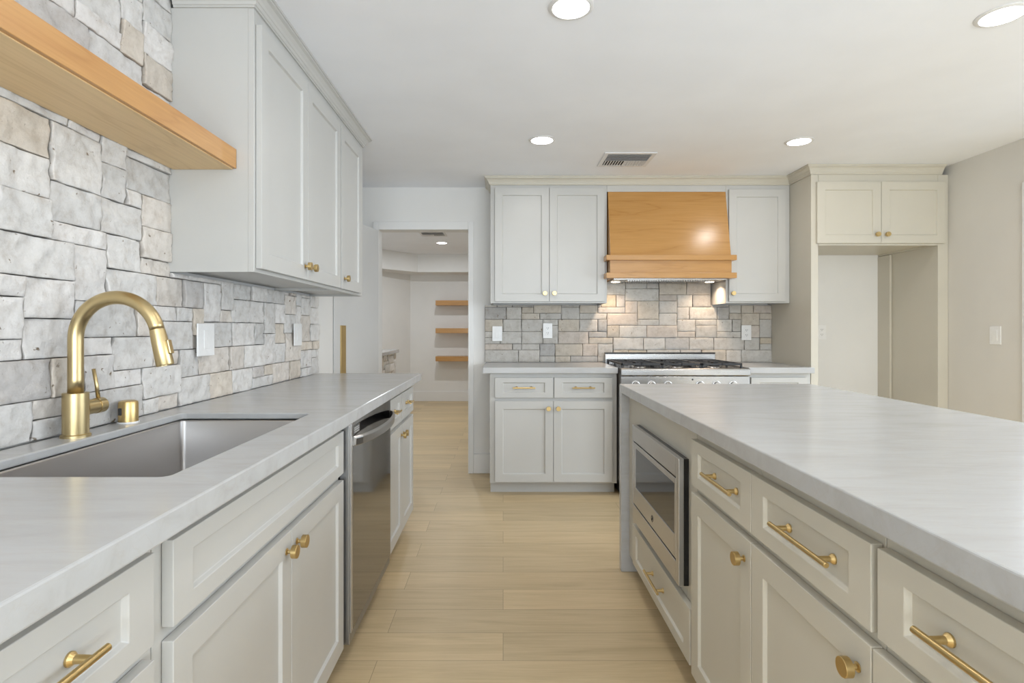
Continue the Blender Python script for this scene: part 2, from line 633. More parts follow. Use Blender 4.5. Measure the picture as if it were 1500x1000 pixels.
# ------------------------------------------------------------------ stone veneer
def veneer(name, P, clip, u0, u1, v0, v1, seed, tones, rough, depth, step, label):
    """random ashlar of split stones: cells of 25 x 50 mm, each stone its own carved block on a mortar bed"""
    rnd = random.Random(seed)
    CU, CV = 0.025, 0.05
    nu, nv_ = int(round((u1 - u0) / CU)), int(math.ceil((v1 - v0) / CV - 1e-6))
    top = [clip(u0 + (i + .5) * CU) for i in range(nu)]
    free = [[v0 + (j + .5) * CV < top[i] + 0.012 for i in range(nu)] for j in range(nv_)]

    def cut(j, i):      # height at which row j is trimmed in column i, or None
        return top[i] if v0 + (j + 1) * CV > top[i] else None
    bm = bmesh.new()
    lay = bm.verts.layers.float_color.new('tone')
    stones = []
    for j in range(nv_):
        for i in range(nu):
            if not free[j][i]:
                continue
            run = 0
            while i + run < nu and free[j][i + run] and cut(j, i + run) == cut(j, i):
                run += 1
            h = rnd.choices((1, 2, 3), (0.27, 0.66, 0.07))[0]
            w = rnd.randint(4, 11) if h < 3 else rnd.randint(4, 7)
            if h == 1:
                w = rnd.randint(3, 11)
            if run - w < 3:
                w = run if run <= 11 else run // 2
            w = min(w, run)
            while h > 1 and not all(j + dj < nv_ and all(free[j + dj][i + k] and cut(j + dj, i + k) == cut(j + dj, i) for k in range(w)) for dj in range(h)):
                h -= 1
            for dj in range(h):
                for k in range(w):
                    free[j + dj][i + k] = False
            stones.append((u0 + i * CU, u0 + (i + w) * CU, v0 + j * CV, min(v0 + (j + h) * CV, top[i])))
    for (a0, a1, b0, b1) in stones:
        base = rnd.choices(tones[0], tones[1])[0]
        k = rnd.uniform(0.92, 1.06)
        col = tuple(c * k for c in base)
        gp = 0.0007
        sx, sy = rnd.random() * 50, rnd.random() * 50
        n0 = depth + rnd.uniform(-0.45, 0.45) * rough
        tilt_u, tilt_v = rnd.uniform(-.25, .25) * rough, rnd.uniform(-.25, .25) * rough
        kx, ky = max(2, int((a1 - a0) / step)), max(2, int((b1 - b0) / step))
        eu, ev = 0.0022 / (a1 - a0), 0.0022 / (b1 - b0)
        us = [0.0] + [eu + (1 - 2 * eu) * t / kx for t in range(kx + 1)] + [1.0]
        vs_ = [0.0] + [ev + (1 - 2 * ev) * t / ky for t in range(ky + 1)] + [1.0]
        grid = []
        for q, fv in enumerate(vs_):
            row = []
            for p, fu in enumerate(us):
                uu = a0 + gp + (a1 - a0 - 2 * gp) * fu
                vv = b0 + gp + (b1 - b0 - 2 * gp) * fv
                edge_u = p in (0, 1, len(us) - 2, len(us) - 1)
                edge_v = q in (0, 1, len(vs_) - 2, len(vs_) - 1)
                if edge_u:   # chipped vertical ends
                    uu += (1 if p < 2 else -1) * abs(noise.noise((uu * 9 + sx, vv * 22, sy))) * 0.010 * rough / 0.015
                if edge_v:
                    vv += (1 if q < 2 else -1) * abs(noise.noise((uu * 14, vv * 9 + sy, sx))) * 0.0035 * rough / 0.02
                n = n0 + tilt_u * (fu - .5) + tilt_v * (fv - .5)
                n += rough * 0.55 * noise.fractal((uu * 11 + sx, vv * 11 + sy, sx), 1.0, 2.1, 4)
                n += rough * 0.25 * noise.noise((uu * 60 + sx, vv * 60, sy)) + rough * 0.35 * noise.noise((uu * 28 + sy, vv * 34 + sx, 3.3))
                if p in (0, len(us) - 1) or q in (0, len(vs_) - 1):
                    n -= 0.0016
                row.append((uu, max(n, 0.006), vv))
            grid.append(row)
        V = [[bm.verts.new(P(*c)) for c in row] for row in grid]
        for row in V:
            for vtx in row:
                vtx[lay] = (*col, 1)
        for q in range(len(V) - 1):
            for p in range(len(V[0]) - 1):
                f = bm.faces.new((V[q][p], V[q][p + 1], V[q + 1][p + 1], V[q + 1][p]))
                f.smooth = True
        # sides down to the bed
        ring = [(0, p) for p in range(len(us))] + [(q, len(us) - 1) for q in range(1, len(vs_))] + \
               [(len(vs_) - 1, p) for p in range(len(us) - 2, -1, -1)] + [(q, 0) for q in range(len(vs_) - 2, 0, -1)]
        low = []
        for q, p in ring:
            c = grid[q][p]
            vtx = bm.verts.new(P(c[0], 0.001, c[2]))
            vtx[lay] = (0.16, 0.14, 0.12, 1)
            low.append(vtx)
        for t in range(len(ring)):
            t2 = (t + 1) % len(ring)
            bm.faces.new((V[ring[t][0]][ring[t][1]], low[t], low[t2], V[ring[t2][0]][ring[t2][1]]))
        # mortar bed tile
        tile = [bm.verts.new(P(a, 0.0015, b)) for a, b in ((a0, b0), (a1, b0), (a1, b1), (a0, b1))]
        for vtx in tile:
            vtx[lay] = (0.10, 0.085, 0.07, 1)
        bm.faces.new(tile)
    bmesh.ops.recalc_face_normals(bm, faces=bm.faces)
    me = bpy.data.meshes.new(name)
    bm.to_mesh(me)
    bm.free()
    me.materials.append(M['stone'])
    o = bpy.data.objects.new(name, me)
    COL.objects.link(o)
    return struct(o, label)


CT = 0.915                                     # worktop height
UB = 1.384                                     # underside of the wall cabinets
SHZ0, SHZ1 = 1.734, 1.803
left_tones = (((0.70, 0.685, 0.665), (0.74, 0.72, 0.70), (0.65, 0.64, 0.625), (0.70, 0.655, 0.605), (0.67, 0.61, 0.535), (0.60, 0.575, 0.555)),
              (0.34, 0.24, 0.16, 0.14, 0.08, 0.04))
veneer('stone_wall_left', lambda u, n, v: (XL + n, u, v),
       lambda u: (CEIL - 0.003 if u < 1.868 else UB - 0.002), -0.2, 3.375, CT, CEIL - 0.003, 5, left_tones, 0.012, 0.032, 0.008,
       'rough split limestone blocks cladding the left wall around the sink')
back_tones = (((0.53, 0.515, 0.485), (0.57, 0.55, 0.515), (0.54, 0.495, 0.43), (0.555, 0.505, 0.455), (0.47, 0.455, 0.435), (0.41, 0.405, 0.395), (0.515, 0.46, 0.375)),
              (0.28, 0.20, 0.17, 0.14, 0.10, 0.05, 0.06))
veneer('stone_wall_back', lambda u, n, v: (u, YB - n, v),
       lambda u: (1.564 if 0.80 < u < 1.705 else UB - 0.002), -0.15, 2.195, CT, 1.565, 11, back_tones, 0.007, 0.031, 0.016,
       'small limestone blocks behind the range')


# ------------------------------------------------------------------ cabinet helpers
def facing(kind, face):
    if kind == 'left':
        return lambda u, n, v: (face + n, u, v)
    if kind == 'island':
        return lambda u, n, v: (face - n, u, v)
    return lambda u, n, v: (u, face - n, v)


def shaker(P, u0, u1, v0, v1, su=0.057, sv=0.057, t=0.02, rec=0.009):
    g = G()
    def R(i, j, n):
        return [P(u0 + i, n, v0 + j), P(u1 - i, n, v0 + j), P(u1 - i, n, v1 - j), P(u0 + i, n, v1 - j)]
    n0 = 0.0012
    g.loops([R(0, 0, n0), R(0, 0, n0 + t), R(su, sv, n0 + t), R(su + 0.004, sv + 0.004, n0 + t - rec)], bevel=0.0014)
    return g


def knob(P, u, v, parent):
    g = G()
    o = Vector(P(u, 0.0215, v))
    d = Vector(P(u, 1.0215, v)) - o
    g.lathe(o, d, [(0.0085, 0), (0.0085, 0.0015), (0.005, 0.004), (0.005, 0.014), (0.0158, 0.0145), (0.0165, 0.0152), (0.0165, 0.0275), (0.0158, 0.0283), (0.0, 0.0283)], 24)
    return g.build('knob', 'brass2', parent)


def pull(P, u, v, L, parent):
    g = G()
    pr = 0.030
    g.cyl(P(u - L / 2, 0.0125 + pr, v), P(u + L / 2, 0.0125 + pr, v), 0.0052, 16, 0.001)
    for s in (-1, 1):
        uu = u + s * (L / 2 - 0.028)
        o = Vector(P(uu, 0.0125, v))
        d = Vector(P(uu, 1.0125, v)) - o
        g.lathe(o, d, [(0.0095, 0), (0.0095, 0.003), (0.0058, 0.008), (0.0052, pr)], 16)
    return g.build('pull', 'brass2', parent)


def carcass(P, u0, u1, v0, v1, depth, parent, mat, toe=0.0, holes=None, top=True, floor_z=0.0):
    """front board, two sides, bottom, back (and toe board); n = 0 is the face"""
    g = G()
    def bx(a, b, n0, n1, c, d, bv=0.0):
        p, q = P(a, n0, c), P(b, n1, d)
        g.box(min(p[0], q[0]), max(p[0], q[0]), min(p[1], q[1]), max(p[1], q[1]), c, d, bv)
    if holes is None:
        bx(u0, u1, -0.02, 0, v0, v1, 0.001)
    else:
        h0, h1, k0, k1 = holes
        bx(u0, h0, -0.02, 0, v0, v1, 0.001)
        bx(h1, u1, -0.02, 0, v0, v1, 0.001)
        bx(h0, h1, -0.02, 0, v0, k0, 0.001)
        bx(h0, h1, -0.02, 0, k1, v1, 0.001)
    bx(u0, u0 + 0.018, -depth, -0.02, v0, v1)
    bx(u1 - 0.018, u1, -depth, -0.02, v0, v1)
    bx(u0 + 0.018, u1 - 0.018, -depth, -0.02, v0 + 0.012, v0 + 0.03)
    bx(u0 + 0.018, u1 - 0.018, -depth, -depth + 0.012, v0 + 0.03, v1)
    if top:
        bx(u0 + 0.018, u1 - 0.018, -depth + 0.012, -0.02, v1 - 0.018, v1)
    if toe > 0:
        bx(u0 + 0.003, u1 - 0.003, -toe - 0.016, -toe, floor_z, v0)
        bx(u0 + 0.003, u0 + 0.02, -depth, -toe - 0.016, floor_z, v0)
        bx(u1 - 0.02, u1 - 0.003, -depth, -toe - 0.016, floor_z, v0)
    return g.build('carcass', mat, parent)


def cab_door(P, u0, u1, v0, v1, parent, mat, ku=None, kv=None):
    d = shaker(P, u0, u1, v0, v1).build('door', mat, parent)
    if ku is not None:
        knob(P, ku, kv, d)
    return d


def cab_drawer(P, u0, u1, v0, v1, parent, mat, L=0.16, name='drawer', pu=None):
    d = shaker(P, u0, u1, v0, v1, 0.058, 0.036).build(name, mat, parent)
    if L:
        pull(P, (u0 + u1) / 2 if pu is None else pu, (v0 + v1) / 2, L, d)
    return d


DR0, DR1 = 0.697, 0.841        # drawer fronts
DO0, DO1 = 0.098, 0.674        # base doors
BT = 0.8725                    # top of base carcasses
KZ = 0.622

# ------------------------------------------------------------------ left run
LF = -0.565
PL = facing('left', LF)
LD = LF - XL - 0.004
t = thing('base_cabinet', 'white drawer base cabinet left of the sink cabinet, nearest on the left', 'cabinet', (LF, 0.63, 0))
carcass(PL, 0.40, 0.8755, 0.085, BT, LD, t, 'cab', 0.075)
cab_drawer(PL, 0.425, 0.852, DR0, DR1, t, 'cab', 0.17)
cab_drawer(PL, 0.425, 0.852, 0.395, 0.674, t, 'cab', 0.17)
cab_drawer(PL, 0.425, 0.852, 0.098, 0.372, t, 'cab', 0.17)

t = thing('sink_cabinet', 'white sink base cabinet with wide false front over two knobbed doors', 'cabinet', (LF, 1.38, 0))
carcass(PL, 0.8775, 1.872, 0.085, BT, LD, t, 'cab', 0.075, top=False)
cab_drawer(PL, 0.901, 1.863, DR0, DR1, t, 'cab', 0, 'false_front')
cab_door(PL, 0.901, 1.4035, DO0, DO1, t, 'cab', 1.371, KZ + 0.008)
cab_door(PL, 1.4065, 1.863, DO0, DO1, t, 'cab', 1.439, KZ + 0.008)

t = thing('base_cabinet', 'narrow white base cabinet beyond the dishwasher with two drawers and two doors', 'cabinet', (LF, 2.93, 0))
carcass(PL, 2.548, 3.322, 0.085, BT, LD, t, 'cab', 0.075)
cab_drawer(PL, 2.575, 2.930, DR0, DR1, t, 'cab', 0.11)
cab_drawer(PL, 2.955, 3.305, DR0, DR1, t, 'cab', 0.11)
cab_door(PL, 2.575, 2.942, DO0, DO1, t, 'cab', 2.912, KZ)
cab_door(PL, 2.945, 3.305, DO0, DO1, t, 'cab', 2.975, KZ)

# dishwasher
t = thing('dishwasher', 'smoky stainless dishwasher with bowed bar handle between white cabinets', 'dishwasher', (LF, 2.2, 0))
g = G()
g.box(XL + 0.05, LF - 0.002, 1.882, 2.538, 0.09, 0.868)
g.box(LF - 0.09, LF - 0.07, 1.882, 2.538, 0.0, 0.09)
g.build('body', 'charcoal', t)
g = G()
g.box(LF + 0.001, -0.528, 1.880, 2.540, 0.10, 0.865, 0.003)
d = g.build('door', 'graysteel', t)
g = G()
g.box(-0.5278, -0.5235, 1.906, 2.537, 0.14, 0.862, 0.0015)
g.build('front_panel', 'darksteel', d)
g = G()
g.box(-0.5278, -0.5232, 1.882, 1.9055, 0.14, 0.862, 0.0015)
g.build('edge_strip', 'steely', d)
g = G()
pts = []
for i in range(21):
    a = i / 20.0
    y = 1.905 + a * 0.61
    bow = math.sin(a * PI) ** 0.6 if 0 < a < 1 else 0
    pts.append((-0.520 + 0.052 * bow, y, 0.797))
rings = []
for x, y, z in pts:
    rings.append([(x - 0.006, y, z - 0.019), (x + 0.006, y, z - 0.014), (x + 0.008, y, z + 0.012), (x - 0.003, y, z + 0.019)])
g.loops(rings, bevel=0.002)
g.build('handle', 'handlesteel', d)
g = G()
g.box(-0.5234, -0.5231, 1.913, 1.992, 0.817, 0.847)
g.build('badge_plate', 'handlesteel', d)
for k in range(3):
    g = G()
    g.box(-0.5231, -0.5224, 1.92, 1.985, 0.8375 - k * 0.0075, 0.841 - k * 0.0075)
    g.build('badge_line', 'mark', d)

# left worktop with the sink cut out
SX0, SX1, SY0, SY1 = -1.045, -0.625, 1.015, 1.778
g = G()
tb = bmesh.new()
outer = [(-1.135, -0.2), (-0.502, -0.2), (-0.502, 3.36), (-1.135, 3.36)]
hole = rrect(SX0, SX1, SY0, SY1, 0.016)
loops_ = []
for pl in (outer, hole):
    vs = [tb.verts.new((p[0], p[1], CT)) for p in pl]
    loops_.append(vs)
es = []
for vs in loops_:
    for i in range(len(vs)):
        es.append(tb.edges.new((vs[i], vs[(i + 1) % len(vs)])))
bmesh.ops.triangle_fill(tb, use_beauty=True, use_dissolve=False, edges=es)
top_faces = list(tb.faces)
ret = bmesh.ops.extrude_face_region(tb, geom=top_faces)
for e in ret['geom']:
    if isinstance(e, bmesh.types.BMVert):
        e.co.z = 0.895 if (e.co.x < -0.55 and e.co.x > -1.13 and e.co.y < 2.5) else 0.873
g._merge(tb, 0.0035, 2)
tag(g.build('countertop', 'quartz'), 'long pale quartzite worktop with sink cut-out on the left', 'countertop')

# sink
t = thing('kitchen_sink', 'undermount stainless single bowl sink in the left worktop', 'sink', (-0.835, 1.4, 0.66))
rings = []
def ring(off, z, r):
    return [(p[0], p[1], z) for p in rrect(SX0 - off, SX1 + off, SY0 - off, SY1 + off, r)]
rings = [ring(0.008, 0.8912, 0.022), ring(0.004, 0.8912, 0.018), ring(0.003, 0.886, 0.017), ring(0.0, 0.70, 0.014), ring(-0.006, 0.682, 0.016),
         ring(-0.02, 0.675, 0.022)]
rings += [ring(-0.15, 0.670, 0.03)]
g = G()
g.loops(rings, cap0=False, cap1=True)
for f in g.bm.faces:
    f.smooth = True
o = g.build('bowl', 'sinksteel', t)
sm = o.modifiers.new('thick', 'SOLIDIFY')
sm.thickness = 0.0015
sm.offset = 1
g = G()
g.lathe((-0.835, 1.4, 0.6712), (0, 0, 1), [(0.045, 0), (0.045, 0.002), (0.03, 0.002), (0.026, -0.0005), (0.0, -0.0005)], 24)
g.build('drain', 'steel', t)

# faucet
FXc, FYc = -1.088, 1.39
t = thing('kitchen_faucet', 'tall gooseneck pull-down faucet in brushed brass by the sink', 'faucet', (FXc, FYc, CT))
g = G()
g.lathe((FXc, FYc, CT), (0, 0, 1), [(0.0325, 0), (0.0325, 0.006), (0.0285, 0.008), (0.0285, 0.111), (0.0275, 0.112), (0.018, 0.112)], 32)
g.build('base', 'brass', t)
R = 0.105
cx, cz = FXc + R, 1.269 - R
pts = [(FXc, FYc, CT + 0.111), (FXc, FYc, 1.06), (FXc, FYc, 1.12)]
for i in range(0, 29):
    a = PI - (PI - math.radians(13)) * i / 28
    pts.append((cx + R * math.cos(a), FYc, cz + R * math.sin(a)))
g = G()
g.tube(pts, 0.0172, 24)
g.build('gooseneck', 'brass', t)
ang = math.radians(13)
dn = Vector((math.sin(ang), 0, -math.cos(ang)))
e = Vector(pts[-1])
g = G()
g.lathe(e, dn, [(0.0165, 0), (0.0165, 0.0015), (0.0178, 0.002), (0.0195, 0.03), (0.0205, 0.092), (0.0195, 0.094), (0.014, 0.094), (0.0135, 0.090), (0, 0.090)], 28)
sp = g.build('spray_head', 'brass', t)
g = G()
sd = Vector((math.cos(ang), 0, math.sin(ang)))
c = e + dn * 0.050 + sd * 0.0215
q = Matrix(((dn.x, 0, sd.x), (dn.y, 1, sd.y), (dn.z, 0, sd.z)))
tb = bmesh.new()
bmesh.ops.create_cube(tb, size=1.0)
for v in tb.verts:
    v.co = c + q @ Vector((v.co.x * 0.036, v.co.y * 0.016, v.co.z * 0.008))
g._merge(tb, 0.002)
g.build('spray_button', 'brass', sp)
g = G()
zc = 0.984
g.lathe((FXc, FYc + 0.024, zc), (0, 1, 0), [(0.0195, 0), (0.0195, 0.040), (0.0185, 0.0405), (0.0185, 0.0425), (0.0205, 0.043), (0.0205, 0.066), (0.019, 0.068), (0, 0.068)], 28)
hd = g.build('handle_hub', 'brass', t)
g = G()
g.tube([(FXc, FYc + 0.078, zc + 0.018), (FXc - 0.004, FYc + 0.077, zc + 0.055), (FXc - 0.010, FYc + 0.074, zc + 0.098)], [0.0052, 0.0048, 0.0044], 14)
g.build('lever', 'brass', hd)

# air gap cap
t = thing('air_gap', 'short brass air gap cap on white ring beside the faucet', 'air gap', (-1.098, 1.60, CT))
g = G()
g.lathe((-1.098, 1.60, CT), (0, 0, 1), [(0.0275, 0), (0.0275, 0.004), (0.02, 0.004)], 28)
g.build('base_ring', 'plastic', t)
g = G()
g.lathe((-1.098, 1.60, CT + 0.0041), (0, 0, 1), [(0.0255, 0), (0.0255, 0.052), (0.0235, 0.058), (0.018, 0.0605), (0, 0.061)], 32)
cp = g.build('cap', 'brass2', t)
g = G()
g.box(-1.098 - 0.012, -1.098 - 0.002, 1.5722, 1.5768, CT + 0.024, CT + 0.045, 0.002)
g.build('slot', 'dark', cp)


# switches and outlets -------------------------------------------------------
def plate(P, u, v, w, h, kind, label, cat, group=None):
    c = P(u, 0, v)
    t = thing('light_switch' if kind == 'switch' else 'power_outlet', label, cat, c, group)
    def bxp(a0, a1, n0, n1, b0, b1, bv, name, mat, par):
        g = G()
        p, q = P(u + a0, n0, v + b0), P(u + a1, n1, v + b1)
        g.box(min(p[0], q[0]), max(p[0], q[0]), min(p[1], q[1]), max(p[1], q[1]), v + b0, v + b1, bv)
        return g.build(name, mat, par)
    bxp(-w / 2, w / 2, 0, 0.006, -h / 2, h / 2, 0.002, 'cover_plate', 'plastic', t)
    if kind == 'switch':
        bxp(-0.0175, 0.0175, 0.0061, 0.0085, -0.034, 0.034, 0.001, 'rocker', 'plastic', t)
    else:
        for s in (-1, 1):
            f = bxp(-0.017, 0.017, 0.0061, 0.008, s * 0.02 - 0.0145, s * 0.02 + 0.0145, 0.001, 'receptacle', 'plastic', t)
            g = G()
            for a in (-0.0065, 0.0065):
                p, q = P(u + a - 0.0012, 0.0079, 0), P(u + a + 0.0012, 0.0084, 0)
                g.box(min(p[0], q[0]), max(p[0], q[0]), min(p[1], q[1]), max(p[1], q[1]), v + s * 0.02 - 0.002, v + s * 0.02 + 0.007)
            p, q = P(u - 0.002, 0.0079, 0), P(u + 0.002, 0.0084, 0)
            g.box(min(p[0], q[0]), max(p[0], q[0]), min(p[1], q[1]), max(p[1], q[1]), v + s * 0.02 - 0.0095, v + s * 0.02 - 0.0055)
            g.build('slots', 'dark', f)
    return t


PS = facing('left', XL + 0.045)
plate(PS, 2.06, 1.148, 0.116, 0.122, 'switch', 'white switch plate on the stone wall, the nearer one right of the faucet', 'switch')
plate(PS, 2.985, 1.157, 0.108, 0.120, 'switch', 'white switch plate at the far end of the left stone wall near the door', 'switch')
PB = facing('back', YB - 0.040)
plate(PB, -0.048, 1.148, 0.080, 0.122, 'switch', 'white switch on the stone at the left end of the far worktop', 'switch')
plate(PB, 0.363, 1.172, 0.076, 0.122, 'outlet', 'white outlet on the stone left of the range', 'outlet')
plate(PB, 1.985, 1.156, 0.080, 0.122, 'outlet', 'white outlet on the stone right of the range', 'outlet')
plate(facing('back', YB), 2.622, 1.160, 0.075, 0.118, 'outlet', 'white outlet inside the empty fridge recess', 'outlet')
plate(facing('island', XR), 3.525, 1.146, 0.080, 0.118, 'switch', 'white switch alone on the right wall', 'switch')

# floating shelf over the sink
t = thing('floating_shelf', 'thick honey-stained wood shelf on the stone wall above the sink', 'shelf', (-1.02, 0.9, SHZ0))
g = G()
g.box(-1.132, -0.913, -0.2, 1.8705, SHZ0 + 0.003, SHZ1, 0.0015)
sh = g.build('board', 'wood', t)
g = G()
g.box(-1.130, -0.925, -0.2, 1.869, SHZ0, SHZ0 + 0.0032)
g.build('underside_panel', 'woodunder', t)

# left wall cabinets
UF = -0.854
PU = facing('left', UF)
UD0, UD1 = 1.397, 2.238
t = thing('wall_cabinet', 'tall white double-door wall cabinet beside the floating shelf', 'cabinet', (UF, 2.35, UB))
carcass(PU, 1.872, 2.809, UB, 2.288, UF - XL - 0.003, t, 'cab')
cab_door(PU, 1.884, 2.3315, UD0, UD1, t, 'cab', 2.298, 1.452)
cab_door(PU, 2.3345, 2.800, UD0, UD1, t, 'cab', 2.372, 1.452)
t = thing('wall_cabinet', 'white single-door wall cabinet at the far end of the left row', 'cabinet', (UF, 3.06, UB))
carcass(PU, 2.811, 3.318, UB, 2.288, UF - XL - 0.003, t, 'cab')
cab_door(PU, 2.820, 3.215, UD0, UD1, t, 'cab', 2.868, 1.452)

CROWN = [(0.0, 2.288), (0.006, 2.288), (0.006, 2.294), (0.010, 2.296), (0.013, 2.306), (0.016, 2.308), (0.020, 2.318), (0.030, 2.331), (0.040, 2.336),
         (0.041, 2.341), (0.046, 2.342), (0.046, CEIL - 0.001), (0.0, CEIL - 0.001)]
g = G()
g.sweep(CROWN, [(-1.128, 1.872), (UF, 1.872), (UF, 3.318), (XL + 0.002, 3.318)][::-1][::-1])
tag(g.build('crown_moulding', 'cab'), 'stepped crown moulding on top of the left wall cabinets', 'moulding')

# ------------------------------------------------------------------ far wall
BF = 3.905
PBk = facing('back', BF)
BD = YB - BF - 0.004
t = thing('base_cabinet', 'white two-drawer two-door base cabinet left of the range', 'cabinet', (0.36, BF, 0))
carcass(PBk, -0.095, 0.812, 0.085, BT, BD, t, 'cab', 0.075)
cab_drawer(PBk, -0.058, 0.3555, DR0, DR1, t, 'cab', 0.16)
cab_drawer(PBk, 0.364, 0.777, DR0, DR1, t, 'cab', 0.16)
cab_door(PBk, -0.058, 0.3565, DO0, DO1, t, 'cab', 0.322, KZ)
cab_door(PBk, 0.3595, 0.777, DO0, DO1, t, 'cab', 0.392, KZ)
g = G()
g.box(-0.144, 0.8105, 3.85, YB - 0.035, 0.873, CT, 0.003)
tag(g.build('countertop', 'quartz'), 'short pale quartzite worktop left of the range', 'countertop')
t = thing('base_cabinet', 'white base cabinet right of the range, mostly hidden by the island', 'cabinet', (1.96, BF, 0))
carcass(PBk, 1.737, 2.197, 0.085, BT, BD, t, 'cab', 0.075)
cab_drawer(PBk, 1.765, 2.16, DR0, DR1, t, 'cab', 0.16)
cab_door(PBk, 1.765, 2.16, DO0, DO1, t, 'cab', 1.80, KZ)
g = G()
g.box(1.732, 2.198, 3.85, YB - 0.035, 0.873, CT, 0.003)
tag(g.build('countertop', 'quartz'), 'short pale quartzite worktop between range and tall panel', 'countertop')

# far wall cabinets
WF = 4.19
PW = facing('back', WF)
WD = YB - WF - 0.003
WD1 = 2.265
t = thing('wall_cabinet', 'white double-door wall cabinet left of the range hood', 'cabinet', (0.35, WF, UB))
carcass(PW, -0.097, 0.796, UB, 2.288, WD, t, 'cab')
cab_door(PW, -0.0635, 0.3515, UD0, WD1, t, 'cab', 0.318, 1.458)
cab_door(PW, 0.3545, 0.777, UD0, WD1, t, 'cab', 0.390, 1.458)
t = thing('wall_cabinet', 'white single-door wall cabinet right of the range hood', 'cabinet', (1.95, WF, UB))
carcass(PW, 1.7085, 2.197, UB, 2.288, WD, t, 'cab')
cab_door(PW, 1.726, 2.158, UD0, WD1 - 0.012, t, 'cab', 1.752, 1.458)
g = G()
g.box(0.797, 1.7075, WF, WF + 0.02, 2.2385, 2.288, 0.001)
g.box(0.797, 1.7075, WF + 0.02, WF + 0.30, 2.268, 2.288, 0.001)
tag(g.build('filler_panel', 'cab'), 'narrow white filler board above the wooden hood', 'panel')

# tall fridge surround
FF = 3.90
g = G()
g.box(2.199, 2.25, FF, YB - 0.001, 0, 2.288, 0.0015)
tag(g.build('end_panel', 'cream'), 'tall cream end panel between range worktop and fridge recess', 'panel')
g = G()
g.box(3.105, 3.178, FF, YB - 0.001, 0, 2.288, 0.0015)
tag(g.build('end_panel', 'cream'), 'tall cream end panel against the right wall', 'panel')
PF = facing('back', FF)
t = thing('fridge_cabinet', 'cream double-door cabinet over the empty fridge recess', 'cabinet', (2.68, FF, 1.78))
carcass(PF, 2.2515, 3.1035, 1.782, 2.288, YB - FF - 0.003, t, 'cream')
cab_door(PF, 2.232, 2.6855, 1.796, 2.233, t, 'cream', 2.652, 1.857)
cab_door(PF, 2.6885, 3.143, 1.796, 2.233, t, 'cream', 2.722, 1.857)
g = G()
g.box(3.085, 3.1035, 4.36, YB - 0.001, 0, 1.778, 0.001)
tag(g.build('scribe_strip', 'cream'), 'narrow cream strip in the back corner of the fridge recess', 'trim strip')
g = G()
g.sweep(CROWN, [(-0.097, YB - 0.002), (-0.097, WF), (2.199, WF), (2.199, FF), (3.132, FF)])
tag(g.build('crown_moulding', 'cream'), 'long stepped crown moulding over the hood cabinets and the fridge cabinet', 'moulding')

# ------------------------------------------------------------------ range hood
t = thing('range_hood', 'honey wood range hood with sloped front and two ledges above the range', 'hood', (1.2535, 4.3, 1.566))
hx0, hx1 = 0.803, 1.7045
g = G()
YW = YB - 0.045
g.prism([(YW, 1.738), (4.085, 1.738), (4.187, 2.2375), (YW, 2.2375)], lambda p: (hx0, p[0], p[1]), lambda p: (hx1, p[0], p[1]), 0.001)
g.build('sloped_body', 'woodx', t)
g = G()
def ledge(z0, z1, f, s):
    # returns in front of the neighbouring cabinets only
    g.box(0.768 - s, 1.739 + s, f, 4.166, z0, z1, 0.002)
    g.box(hx0, hx1, 4.166, YW, z0, z1)
ledge(1.699, 1.738, 4.060, 0.0)
g.build('upper_ledge', 'woodx', t)
g = G()
g.box(0.800, 1.709, 4.085, 4.166, 1.606, 1.699)
g.box(hx0, hx1, 4.166, YW, 1.606, 1.699)
g.build('apron', 'woodx', t)
g = G()
ledge(1.566, 1.606, 4.060, 0.0)
g.build('lower_ledge', 'woodx', t)
g = G()
g.box(0.83, 1.68, 4.10, YW - 0.005, 1.556, 1.566, 0.002)
ln = g.build('liner', 'steel', t)
g = G()
for k in range(34):
    x = 0.95 + k * 0.0185
    g.box(x, x + 0.011, 4.16, 4.40, 1.551, 1.556)
g.build('baffle_filter', 'steel', ln)
for x in (0.885, 1.625):
    g = G()
    g.lathe((x, 4.30, 1.556), (0, 0, -1), [(0.033, 0), (0.033, 0.002), (0.026, 0.0025), (0.0, 0.0025)], 24)
    g.build('hood_lamp', 'warmlens', t)
    area('hood_light', (x - 1.2535, 0.0, -0.0155), (0, 0, 0), 0.05, 0.05, 1.55, (1.0, 0.74, 0.52), 'DISK', 2.35, t)

# ------------------------------------------------------------------ range
RX0, RX1 = 0.822, 1.722
t = thing('gas_range', 'stainless six-burner gas range with black grates under the wooden hood', 'range', (1.272, 4.1, 0))
g = G()
g.box(RX0, RX1, 3.835, YB - 0.06, 0.10, 0.895, 0.002)
g.box(RX0 + 0.02, RX1 - 0.02, 3.90, YB - 0.1, 0.0, 0.10)
g.build('body', 'rangeside', t)
g = G()
g.prism([(3.80, 0.866), (3.806, 0.860), (3.87, 0.860), (3.87, 0.910), (3.815, 0.912), (3.803, 0.908), (3.80, 0.900)], lambda p: (RX0 + 0.001, p[0], p[1]),
        lambda p: (RX1 - 0.001, p[0], p[1]), 0.001)
g.build('front_lip', 'steel', t)
g = G()
g.box(RX0 + 0.004, RX1 - 0.004, 3.87, 4.42, 0.896, 0.905, 0.001)
g.build('cooktop', 'black', t)
g = G()
g.box(RX0 + 0.001, RX1 - 0.001, 3.812, 3.834, 0.72, 0.856, 0.003)
cpn = g.build('control_panel', 'steel', t)
for i, x in enumerate((0.925, 1.035, 1.150, 1.375, 1.490, 1.605)):
    g = G()
    g.lathe((x, 3.812, 0.797), (0, -1, 0), [(0.029, 0), (0.029, 0.004), (0.023, 0.006), (0.021, 0.030), (0.019, 0.032), (0, 0.032)], 24)
    g.build('burner_knob', 'steel', cpn)
g = G()
